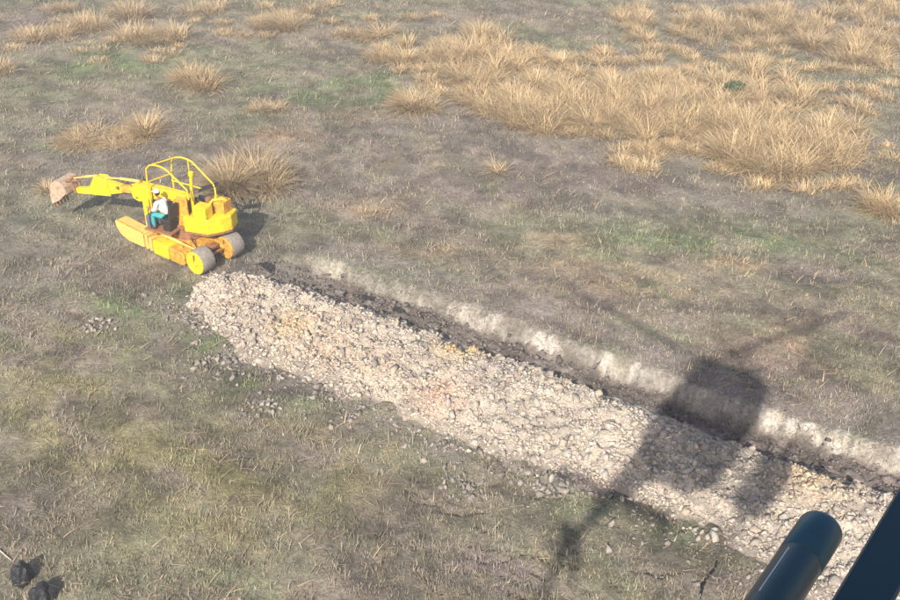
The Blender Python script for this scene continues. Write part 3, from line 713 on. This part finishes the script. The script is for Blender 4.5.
# upper structure: empty-space transform (angle of the turret against the chassis)
TR = Matrix.Translation((1.15, 0, 0)) @ Matrix.Rotation(UP - CH, 4, 'Z')
def up(name, mat, mb, smooth=None, parent=EXC, label=None):
    bmesh.ops.transform(mb.bm, matrix=TR, verts=mb.bm.verts)
    return part(name, mat, mb, parent, smooth, label)
plan = [(.35, .40), (-.20, .42), (-.95, .30), (-1.28, -.08), (-1.42, -.34), (-1.32, -.80), (.20, -.84), (.35, -.70)]
up('counterweight', 'yellow', MB().prism([(-.12, .41), (-.95, .30), (-1.28, -.08), (-1.42, -.34), (-1.32, -.80), (-.12, -.84)], 'z', .98, 1.50, .03))
up('turntable', 'rust', MB().prism(plan, 'z', .915, .985, .01))
up('platform', 'rust', MB().prism([(1.08, .86), (.05, .86), (.05, .30), (1.08, .22)], 'z', .99, 1.05, .01))
up('deck', 'rust', MB().prism([(1.30, .22), (-.10, .40), (-.10, -.84), (.30, -.70), (1.30, -.45)], 'z', .99, 1.12, .015))
up('side_tank', 'yellow', MB().prism([(-.45, 1.505), (-.93, 1.505), (-.93, 1.86), (-.88, 1.91), (-.50, 1.91), (-.45, 1.86)], 'y', -.08, .30, .02))
hood = up('engine_hood', 'ochre', MB().box((-1.02, -.48, 1.70), (.42, .42, .38)))
up('battery_box', 'yellow', MB().box((-.68, -.64, 1.66), (.20, .34, .30)))
up('hood_arch', 'yellow', MB().tube([(-.80, -.18, 1.5), (-.80, -.18, 1.86), (-.86, -.24, 1.95), (-1.1, -.46, 1.95), (-1.18, -.54, 1.86), (-1.18, -.54, 1.5)], .05, 8), 60, hood)
up('engine_block', 'dark', MB().box((-.42, -.38, 1.66), (.46, .42, .32)).tube([(-.5, -.2, 1.8), (-.25, -.2, 1.9), (-.15, -.35, 1.75)], .05, 8).tube([(-.6, -.45, 1.84), (-.2, -.45, 1.84)], .06, 10).box((-.55, -.12, 1.60), (.2, .16, .2)))
up('air_filter', 'rust', MB().lathe([(0, .09), (.02, .11), (.24, .11), (.26, .08)], (-.66, -.30, 1.72), (0, 0, 1), 16), 40)
up('hood_flap', 'dark', MB().beam((-.15, -.55, 2.02), (-.72, -.75, 2.24), .34, .025), label='raised dark engine flap')
up('back_panel', 'ochre', MB().prism([(.16, 1.06), (-.10, 1.06), (-.27, 1.5), (-.27, 2.10), (.12, 2.12)], 'y', .24, .30, .01))
ex_ = up('exhaust_post', 'yellow', MB().tube([(-.27, .02, 1.5), (-.30, .02, 2.3), (-.36, .02, 2.80)], .05, 10), 50)
up('post_cap', 'yellow', MB().lathe([(0, .06), (.02, .085), (.14, .085), (.17, .04)], (-.36, .02, 2.78), (-.06, 0, 1), 14), 40, ex_)
up('post_brace', 'ochre', MB().beam((-.28, .02, 2.0), (-.28, -.30, 1.55), .06, .06).beam((-.27, .03, 2.1), (.1, .12, 1.9), .06, .08), None, ex_)
up('king_post', 'yellow', MB().prism([(1.20, .18), (1.20, .36), (1.44, .36), (1.44, .18)], 'z', .72, 1.80, .015).beam((1.35, .25, .74), (.9, .1, 1.06), .12, .10))
up('tower', 'ochre', MB().prism([(-.1, 1.1), (.55, 1.1), (.35, 1.9), (.05, 2.0), (-.12, 1.85)], 'y', -.18, -.12, .01).prism([(-.1, 1.1), (.55, 1.1), (.35, 1.9), (.05, 2.0), (-.12, 1.85)], 'y', .12, .18, .01))
# boom
boom_poly = [(-.10, 1.84), (-.12, 2.06), (.1, 2.12), (1.06, 2.14), (1.90, 2.09), (2.05, 1.96), (2.56, 1.90), (2.62, 1.78), (2.52, 1.66), (2.05, 1.72), (1.80, 1.58), (1.1, 1.72), (.3, 1.80)]
boom_poly = [(-.10, 1.84), (-.12, 2.06), (.1, 2.12), (1.06, 2.14), (1.90, 2.09), (2.05, 1.99), (2.0, 1.70), (1.80, 1.58), (1.1, 1.72), (.3, 1.80)]
bo = up('boom', 'yellow', MB().prism(boom_poly, 'y', -.13, .13, .02))
up('boom_extension', 'ochre', MB().prism([(1.96, 1.75), (1.98, 1.94), (2.56, 1.88), (2.62, 1.78), (2.52, 1.66), (2.05, 1.70)], 'y', -.09, .09, .015), None, bo)
up('boom_bracket', 'yellow', MB().prism([(1.15, 2.10), (1.9, 2.12), (2.05, 2.02), (1.95, 1.60), (1.75, 1.53), (1.2, 1.66)], 'y', .145, .165, .004).prism([(1.15, 2.10), (1.9, 2.12), (2.05, 2.02), (1.95, 1.60), (1.75, 1.53), (1.2, 1.66)], 'y', -.165, -.145, .004), None, bo)
up('boom_ram', 'dusty', MB().tube([(1.72, 0, 2.17), (2.5, 0, 2.11)], .05, 10).tube([(2.45, 0, 2.115), (3.1, 0, 2.02)], .03, 10), 60, bo)
for px_, pz_, pr_ in [(2.56, 1.84, .05), (1.95, 2.05, .04), (1.8, 1.66, .04)]: up('pivot_pin', 'rust', MB().tube([(px_, -.19, pz_), (px_, .19, pz_)], pr_, 12), 50, bo)
st_ = up('dipper_arm', 'yellow', MB().prism([(2.45, 1.64), (2.50, 1.90), (3.0, 1.93), (3.12, 2.04), (3.50, 1.98), (3.66, 1.74), (3.86, 1.52), (4.45, 1.40), (4.52, 1.31), (4.42, 1.22), (3.5, 1.36), (3.0, 1.48)], 'y', -.11, .11, .02))
up('arm_plate', 'yellow', MB().prism([(2.9, 1.46), (3.0, 1.95), (3.15, 2.06), (3.5, 2.02), (3.76, 1.60), (3.62, 1.36)], 'y', .125, .145, .004).prism([(2.9, 1.46), (3.0, 1.95), (3.15, 2.06), (3.5, 2.02), (3.76, 1.60), (3.62, 1.36)], 'y', -.145, -.125, .004), None, st_)
up('bucket_ram', 'dusty', MB().tube([(3.45, 0, 2.02), (4.0, 0, 1.87)], .045, 10).tube([(3.95, 0, 1.885), (4.5, 0, 1.72)], .028, 10), 60, st_)
lk = up('bucket_link', 'rust', MB().beam((4.52, .14, 1.72), (4.40, .14, 1.24), .04, .09).beam((4.52, -.14, 1.72), (4.40, -.14, 1.24), .04, .09).beam((4.52, .17, 1.72), (4.86, .17, 1.58), .04, .08).beam((4.52, -.17, 1.72), (4.86, -.17, 1.58), .04, .08).tube([(4.52, -.2, 1.72), (4.52, .2, 1.72)], .04, 10), None, EXC)
# bucket: curved shell, open towards the machine, with teeth
prof = [(4.62, 1.28), (4.66, 1.52), (4.80, 1.66), (5.00, 1.68), (5.18, 1.55), (5.30, 1.30), (5.34, 1.02), (5.30, .78)]
bm_ = MB()
bm_.prism(prof + [(x - .03, z - .02) for x, z in prof[::-1]], 'y', -.36, .36, .004)
bk = up('bucket', 'bare', bm_, label='rusty tan bucket with worn bare sides')
for s in (-1, 1):
    up('bucket_side', 'bare', MB().prism(prof + [(4.95, .98)], 'y', s * .36 - .012, s * .36 + .012, .004), None, bk)
for k in range(5):
    yy = -.30 + .15 * k; up('tooth', 'rust', MB().prism([(5.33, .82), (5.27, .80), (5.22, .62), (5.25, .61)], 'y', yy - .035, yy + .035, .004), None, bk)
# tubular cage
cg = up('cage_hoop', 'yellow', MB().tube([(1.12, .30, 1.05), (1.15, .30, 2.5), (1.12, .30, 2.85), (.98, .30, 3.0), (.76, .30, 3.05), (.52, .30, 3.04), (.34, .30, 2.98), (-.35, .30, 2.44), (-.36, .28, 2.1)], .028, 8), 60)
cg2 = up('cage_hoop', 'yellow', MB().tube([(.90, -.60, 1.05), (.90, -.60, 2.45), (.84, -.60, 2.80), (.68, -.60, 2.95), (.45, -.60, 3.0), (.2, -.60, 2.98), (.04, -.60, 2.92), (-.66, -.60, 2.32), (-.72, -.60, 2.2), (-.72, -.60, 1.5)], .028, 8), 60)
up('cage_crossbar', 'yellow', MB().tube([(.98, .30, 3.0), (.68, -.60, 2.95)], .024, 8), 60)
up('cage_crossbar', 'yellow', MB().tube([(1.15, .30, 2.4), (.90, -.60, 2.36)], .022, 8), 60)
up('cage_rail', 'yellow', MB().tube([(.95, -.60, 2.1), (-.25, -.60, 2.05)], .022, 8).tube([(.2, -.60, 2.98), (.2, -.60, 2.06)], .02, 8), 60)
# operator's place
stt = up('seat', 'dark', MB().box((.30, .58, 1.42), (.42, .42, .10), bevel=.03).box((.30, .58, 1.20), (.28, .28, .34)))
up('seat_back', 'dark', MB().box((.08, .58, 1.72), (.10, .42, .52), Matrix.Rotation(-.12, 3, 'Y'), .03), None, stt)
con = up('control_console', 'panel', MB().box((.96, .60, 1.27), (.13, .36, .44), bevel=.02))
for yy in (.48, .72): up('lever', 'dark', MB().tube([(.95, yy, 1.47), (.90, yy, 1.78)], [.012, .022], 8), 60, con)

# ------------------------------------------------------------------ operator
def skinned(name, joints, edges, mat, parent, sub=2):
    me = bpy.data.meshes.new(name); me.from_pydata([j[:3] for j in joints], edges, [])
    o = link(name, me, M[mat], parent)
    m = o.modifiers.new('skin', 'SKIN'); m.use_smooth_shade = True
    sv = me.skin_vertices[0].data if me.skin_vertices else None
    if sv is None:
        bm = bmesh.new(); bm.from_mesh(me); bm.verts.layers.skin.verify(); bm.to_mesh(me); bm.free(); sv = me.skin_vertices[0].data
    for k, j in enumerate(joints): sv[k].radius = (j[3], j[4] if len(j) > 4 else j[3]); sv[k].use_root = (k == 0)
    s = o.modifiers.new('sub', 'SUBSURF'); s.levels = sub; s.render_levels = sub
    return o
def operator():
    base = Matrix.Translation(EXC.location) @ Matrix.Rotation(CH, 4, 'Z') @ TR
    per = empty('person', (0, 0, 0)); per.matrix_world = base @ Matrix.Translation((.32, .60, 1.05))
    tag(per, 'seated operator in white shirt and teal trousers at the excavator controls', 'person')
    # local: x forward, y left, z up from the platform; hips at .48
    J = [(0, 0, .50, .13, .15), (.05, 0, .66, .12, .14), (.13, 0, .84, .12, .16), (.20, 0, .98, .07, .10), (.23, 0, 1.05, .05), (.25, 0, 1.12, .055)]
    E = [(0, 1), (1, 2), (2, 3), (3, 4), (4, 5)]
    def chain(start, pts):
        p = start
        for q in pts: J.append(q); E.append((p, len(J) - 1)); p = len(J) - 1
        return p
    for s in (1, -1):
        chain(0, [(.10, .10 * s, .50, .09), (.42, .13 * s, .50, .065), (.44, .13 * s, .28, .055), (.43, .13 * s, .08, .04), (.52, .14 * s, .04, .035)])
        w_ = chain(3, [(.19, .19 * s, .95, .06), (.26, .24 * s, .70, .045), (.50, .15 * s, .69, .033), (.57, .13 * s, .71, .026)])
        for f in range(4):
            yy = .13 * s + (f - 1.5) * .016
            chain(w_, [(.62, yy, .735 - abs(f - 1.3) * .004, .009), (.655 - .004 * abs(f - 1), yy, .72, .008), (.65, yy, .69, .007)])
        chain(w_, [(.585, .13 * s - .03 * s, .74, .009), (.62, .13 * s - .035 * s, .75, .008)])
    body = skinned('body', J, E, 'skin', per)
    hd = MB()
    rings = []
    for t, rx, ry, ox in [(-.11, .035, .03, .03), (-.085, .06, .05, .02), (-.03, .082, .068, .008), (.02, .092, .074, 0), (.07, .088, .072, -.004), (.105, .06, .05, -.006), (.12, .02, .018, -.006)]:
        rings.append([(.27 + ox + rx * math.cos(a), ry * math.sin(a), 1.22 + t) for a in np.linspace(0, 2 * math.pi, 17)[:-1]])
    hd.loft(rings); h_ = hd.build('head', M['skin'], per, 60)
    MB().prism([(.35, 1.225), (.385, 1.19), (.355, 1.185)], 'y', -.014, .014, .004).build('nose', M['skin'], h_)
    for s in (1, -1):
        MB().box((.352, .03 * s, 1.228), (.014, .022, .012), bevel=.003).build('eye', M['boot'], h_)
        MB().box((.265, .076 * s, 1.215), (.035, .016, .055), bevel=.005).build('ear', M['skin'], h_)
    MB().box((.352, 0, 1.155), (.012, .044, .008), bevel=.002).build('mouth', M['rust'], h_)
    rings = [[(.265 + rx * math.cos(a) - .02, ry * math.sin(a), 1.22 + t) for a in np.linspace(0, 2 * math.pi, 17)[:-1]] for t, rx, ry in [(-.05, .068, .070), (.0, .085, .078), (.045, .095, .080)]]
    MB().loft(rings, False).build('hair', M['hair'], h_, 60)
    rings = [[(.268 + rx * math.cos(a), ry * math.sin(a), 1.22 + t) for a in np.linspace(0, 2 * math.pi, 19)[:-1]] for t, rx, ry in [(.035, .102, .086), (.08, .098, .084), (.115, .078, .066), (.135, .03, .026)]]
    MB().loft(rings).prism([(.34, -.06), (.34, .06), (.43, .045), (.45, 0), (.43, -.045)], 'z', 1.252, 1.264, .003).build('cap', M['cap'], per, 50)
    SJ = [(0, 0, .52, .145, .165), (.05, 0, .66, .138, .158), (.13, 0, .84, .138, .178), (.19, 0, .97, .085, .12)]
    SE = [(0, 1), (1, 2), (2, 3)]
    for s in (1, -1):
        k = len(SJ); SJ += [(.19, .20 * s, .945, .075), (.25, .24 * s, .73, .062), (.40, .19 * s, .69, .048)]; SE += [(3, k), (k, k + 1), (k + 1, k + 2)]
    skinned('shirt', SJ, SE, 'shirt', per)
    TJ = [(-.01, 0, .50, .15, .175), (.03, 0, .61, .142, .162)]; TE = [(0, 1)]
    for s in (1, -1):
        k = len(TJ); TJ += [(.11, .10 * s, .505, .105), (.43, .13 * s, .505, .082), (.45, .13 * s, .28, .075), (.44, .13 * s, .11, .062)]; TE += [(0, k), (k, k + 1), (k + 1, k + 2), (k + 2, k + 3)]
    skinned('trousers', TJ, TE, 'teal', per)
    for s in (1, -1):
        MB().box((.48, .135 * s, .045), (.24, .095, .085), bevel=.025).build('boot', M['boot'], per)
operator()

# ------------------------------------------------------------------ helicopter (carries the camera; its shadow lies on the heap)
HEAD = math.radians(37)
CAM_L = np.array([-1.05, .80, 1.85])                          # the camera in helicopter axes: x right, y ahead, z up from the skids
fx_ = np.array([math.cos(HEAD), -math.sin(HEAD), 0]); fy_ = np.array([math.sin(HEAD), math.cos(HEAD), 0])
HO = np.array([0, 0, CAM_H]) - fx_ * CAM_L[0] - fy_ * CAM_L[1] - np.array([0, 0, CAM_L[2]])
HEL = empty('helicopter', tuple(HO), -HEAD)
tag(HEL, 'dark blue helicopter whose skid tube and step show in the bottom right corner', 'helicopter')
def hp(name, mat, mb, smooth=None, parent=HEL, label=None):
    o = mb.build(name, M[mat], parent, smooth)
    if label: o['label'] = label
    return o
# cabin shell with an open left doorway
secs = [(3.05, .10, 1.00, 1.25), (2.95, .34, .86, 1.48), (2.70, .62, .74, 1.78), (2.2, .86, .64, 2.18), (1.7, .93, .60, 2.45), (1.1, .95, .58, 2.52), (.5, .95, .58, 2.54), (-.1, .95, .58, 2.54), (-.8, .93, .62, 2.52), (-1.5, .80, .85, 2.45), (-2.1, .52, 1.25, 2.32), (-2.5, .34, 1.52, 2.24)]
def super_ring(y, rx, z0, z1, n=32):
    out = []
    for k in range(n):
        a = 2 * math.pi * (k + .5) / n; c, s = math.cos(a), math.sin(a); e = .62
        out.append((rx * math.copysign(abs(c) ** e, c), y, (z0 + z1) / 2 + (z1 - z0) / 2 * math.copysign(abs(s) ** e, s)))
    return out
sh = MB(); sh.loft([super_ring(*q) for q in secs])
bm = sh.bm; bm.faces.ensure_lookup_table(); kill = []
for f in bm.faces:
    c = f.calc_center_median()
    if c.x < -.62 and -.15 < c.y < 2.2 and .75 < c.z < 2.35: kill.append(f)
    elif c.y > 2.0 and 1.02 < c.z < 2.3: kill.append(f)
bmesh.ops.delete(bm, geom=kill, context='FACES')
cab = hp('cabin', 'heli', sh, 50); m_ = cab.modifiers.new('solid', 'SOLIDIFY'); m_.thickness = .03; m_.offset = -1
hp('cabin_floor', 'mesh_metal', MB().box((0, .6, .72), (1.6, 3.2, .04)))
for s in (-.4, .4): hp('cabin_seat', 'mesh_metal', MB().box((s, -.45, 1.05), (.55, .5, .14), bevel=.04).box((s, -.72, 1.45), (.55, .12, .7), bevel=.04).box((s, -.45, .88), (.4, .4, .3)))
hp('windscreen', 'glass', MB().loft([super_ring(2.99, .27, 1.02, 1.44, 24), super_ring(2.74, .60, .98, 1.78, 24), super_ring(2.26, .86, 1.00, 2.17, 24), super_ring(1.95, .915, 1.0, 2.33, 24)], False), 60)
hp('cowling', 'heli', MB().loft([super_ring(1.0, .30, 2.45, 2.75), super_ring(.5, .48, 2.45, 3.02), super_ring(-.4, .52, 2.4, 3.10), super_ring(-1.4, .46, 2.3, 2.98), super_ring(-2.2, .30, 2.2, 2.60)]), 60)
hp('exhaust_pipe', 'mesh_metal', MB().tube([(0, -1.9, 2.7), (0, -2.4, 2.86)], [.16, .14], 16), 50)
mast = hp('rotor_mast', 'mesh_metal', MB().tube([(0, 0, 3.0), (0, 0, 3.68)], [.12, .09], 14).lathe([(0, .16), (.05, .26), (.14, .26), (.2, .12)], (0, 0, 3.55), (0, 0, 1), 20), 50)
for k in range(3):
    a = math.radians(-86 + 120 * k); d = Vector((math.sin(a), math.cos(a), 0)); s = Vector((d.y, -d.x, 0))
    mb = MB(); rings = []
    for t, ch, th, dz in [(.15, .10, .10, 0), (.6, .12, .09, .05), (.95, .24, .05, .10), (2.5, .22, .035, .34), (4.0, .19, .03, .58), (4.8, .14, .02, .70)]:
        c = d * t + Vector((0, 0, 3.64 + dz)); rings.append([c + s * (ch * u_) + Vector((0, 0, th * v_)) for u_, v_ in ((-.5, 0), (-.3, .4), (.1, .5), (.45, .15), (.5, 0), (.45, -.15), (.1, -.4), (-.3, -.3))])
    mb.loft(rings); hp('rotor_blade', 'heliwhite', mb, 40)
hp('tail_boom', 'heli', MB().tube([(0, -2.1, 2.0), (0, -4.2, 2.25), (0, -6.8, 2.42)], [.34, .22, .12], 20), 60)
hp('stabilizer', 'heli', MB().box((0, -4.5, 2.30), (2.7, .36, .06), bevel=.02))
for s in (-1, 1): hp('stabilizer_endplate', 'heli', MB().prism([(-4.3, 2.05), (-4.75, 2.02), (-4.8, 2.6), (-4.5, 2.6)], 'x', s * 1.36 - .02, s * 1.36 + .02, .008))
hp('tail_fin', 'heli', MB().prism([(-6.2, 2.45), (-6.85, 2.45), (-7.3, 3.2), (-6.95, 3.23)], 'x', -.04, .04, .015).prism([(-6.2, 2.40), (-6.9, 2.40), (-7.3, 1.70), (-7.05, 1.68)], 'x', -.035, .035, .015))
hp('tail_rotor', 'heliwhite', MB().tube([(0, -6.75, 2.45), (.34, -6.75, 2.45)], .05, 10).beam((.32, -6.9, 3.25), (.32, -6.6, 1.65), .03, .16, up=(1, 0, 0)))
SKX = 1.495
for s in (-1, 1):
    # skid with a domed front end
    y1 = 2.84
    prof_ = [(0, .02), (.0, .048)] + [(y1 + 2.0 - .03 + .03 * math.sin(t), .0505 * math.cos(t) + .0005) for t in np.linspace(0, math.pi / 2, 7)]
    sk = hp('skid', 'heli', MB().lathe(prof_, (s * SKX, -2.0, .05), (0, 1, 0), 28), 50)
    hp('skid_cap', 'helicap', MB().lathe([(0, .0508), (.001, .0518)] + [(.121 + .031 * math.sin(t), .0518 * math.cos(t) + .0002) for t in np.linspace(0, math.pi / 2, 7)], (s * SKX, y1 - .151, .05), (0, 1, 0), 28), 50, sk, 'paler blue end cap')
    hp('painted_glint', 'shirt', MB().box((s * SKX - .024, y1 - .25, .0945), (.003, .16, .002), Matrix.Rotation(-.5, 3, 'Y'), .0005), None, sk, 'specular line along the dark tube, put in as a bright strip')  # pale strip paints the tube's specular line onto its surface
    hp('wear_strip', 'mesh_metal', MB().box((s * SKX, .2, -.004), (.05, 3.6, .016), bevel=.004), None, sk)
    # step board beside the cabin, carried by two brackets
    stp = hp('boarding_step', 'heli', MB().box((s * 1.26, .95, .55), (.078, 3.4, .018), bevel=.004))
    for yy in (-.55, .05): hp('step_bracket', 'mesh_metal', MB().tube([(s * 1.26, yy, .54), (s * 1.38, yy - .08, .25), (s * SKX, yy - .1, .08)], .02, 8), 60, stp)
for yy in (-1.2, .45):
    hp('cross_tube', 'mesh_metal', MB().tube([(-SKX, yy, .08), (-1.25, yy, .36), (-.75, yy, .60), (0, yy, .64), (.75, yy, .60), (1.25, yy, .36), (SKX, yy, .08)], .04, 10), 60)
# cargo basket on the right-hand skid
bk_ = hp('cargo_basket', 'mesh_metal', MB().box((1.55, .35, .20), (.62, 1.75, .03)).box((1.55, 1.22, .42), (.62, .025, .44)).box((1.55, -.52, .42), (.62, .025, .44)).box((1.86, .35, .42), (.025, 1.75, .44)).box((1.25, .35, .42), (.025, 1.75, .44)))
hp('basket_load', 'heli', MB().box((1.55, .35, .40), (.52, 1.5, .34), bevel=.05), None, bk_)

# ------------------------------------------------------------------ thin haze in the air
HZ_T = float(HO[2]) + 6.0
hm = bpy.data.materials.new('thin_haze'); hm.use_nodes = True; n = hm.node_tree; n.nodes.clear()
vo = n.nodes.new('ShaderNodeVolumePrincipled'); vo.inputs['Color'].default_value = (.95, .93, .92, 1); vo.inputs['Density'].default_value = .0023; vo.inputs['Anisotropy'].default_value = 0.0
ou = n.nodes.new('ShaderNodeOutputMaterial'); n.links.new(vo.outputs[0], ou.inputs['Volume'])
hz_o = MB().box((0, 0, (HZ_T - 4) / 2), (16000, 16000, HZ_T + 4), bevel=0).build('haze', hm)
hz_o['kind'] = 'stuff'; hz_o['label'] = 'thin warm haze in the air over the field'; hz_o['category'] = 'haze'
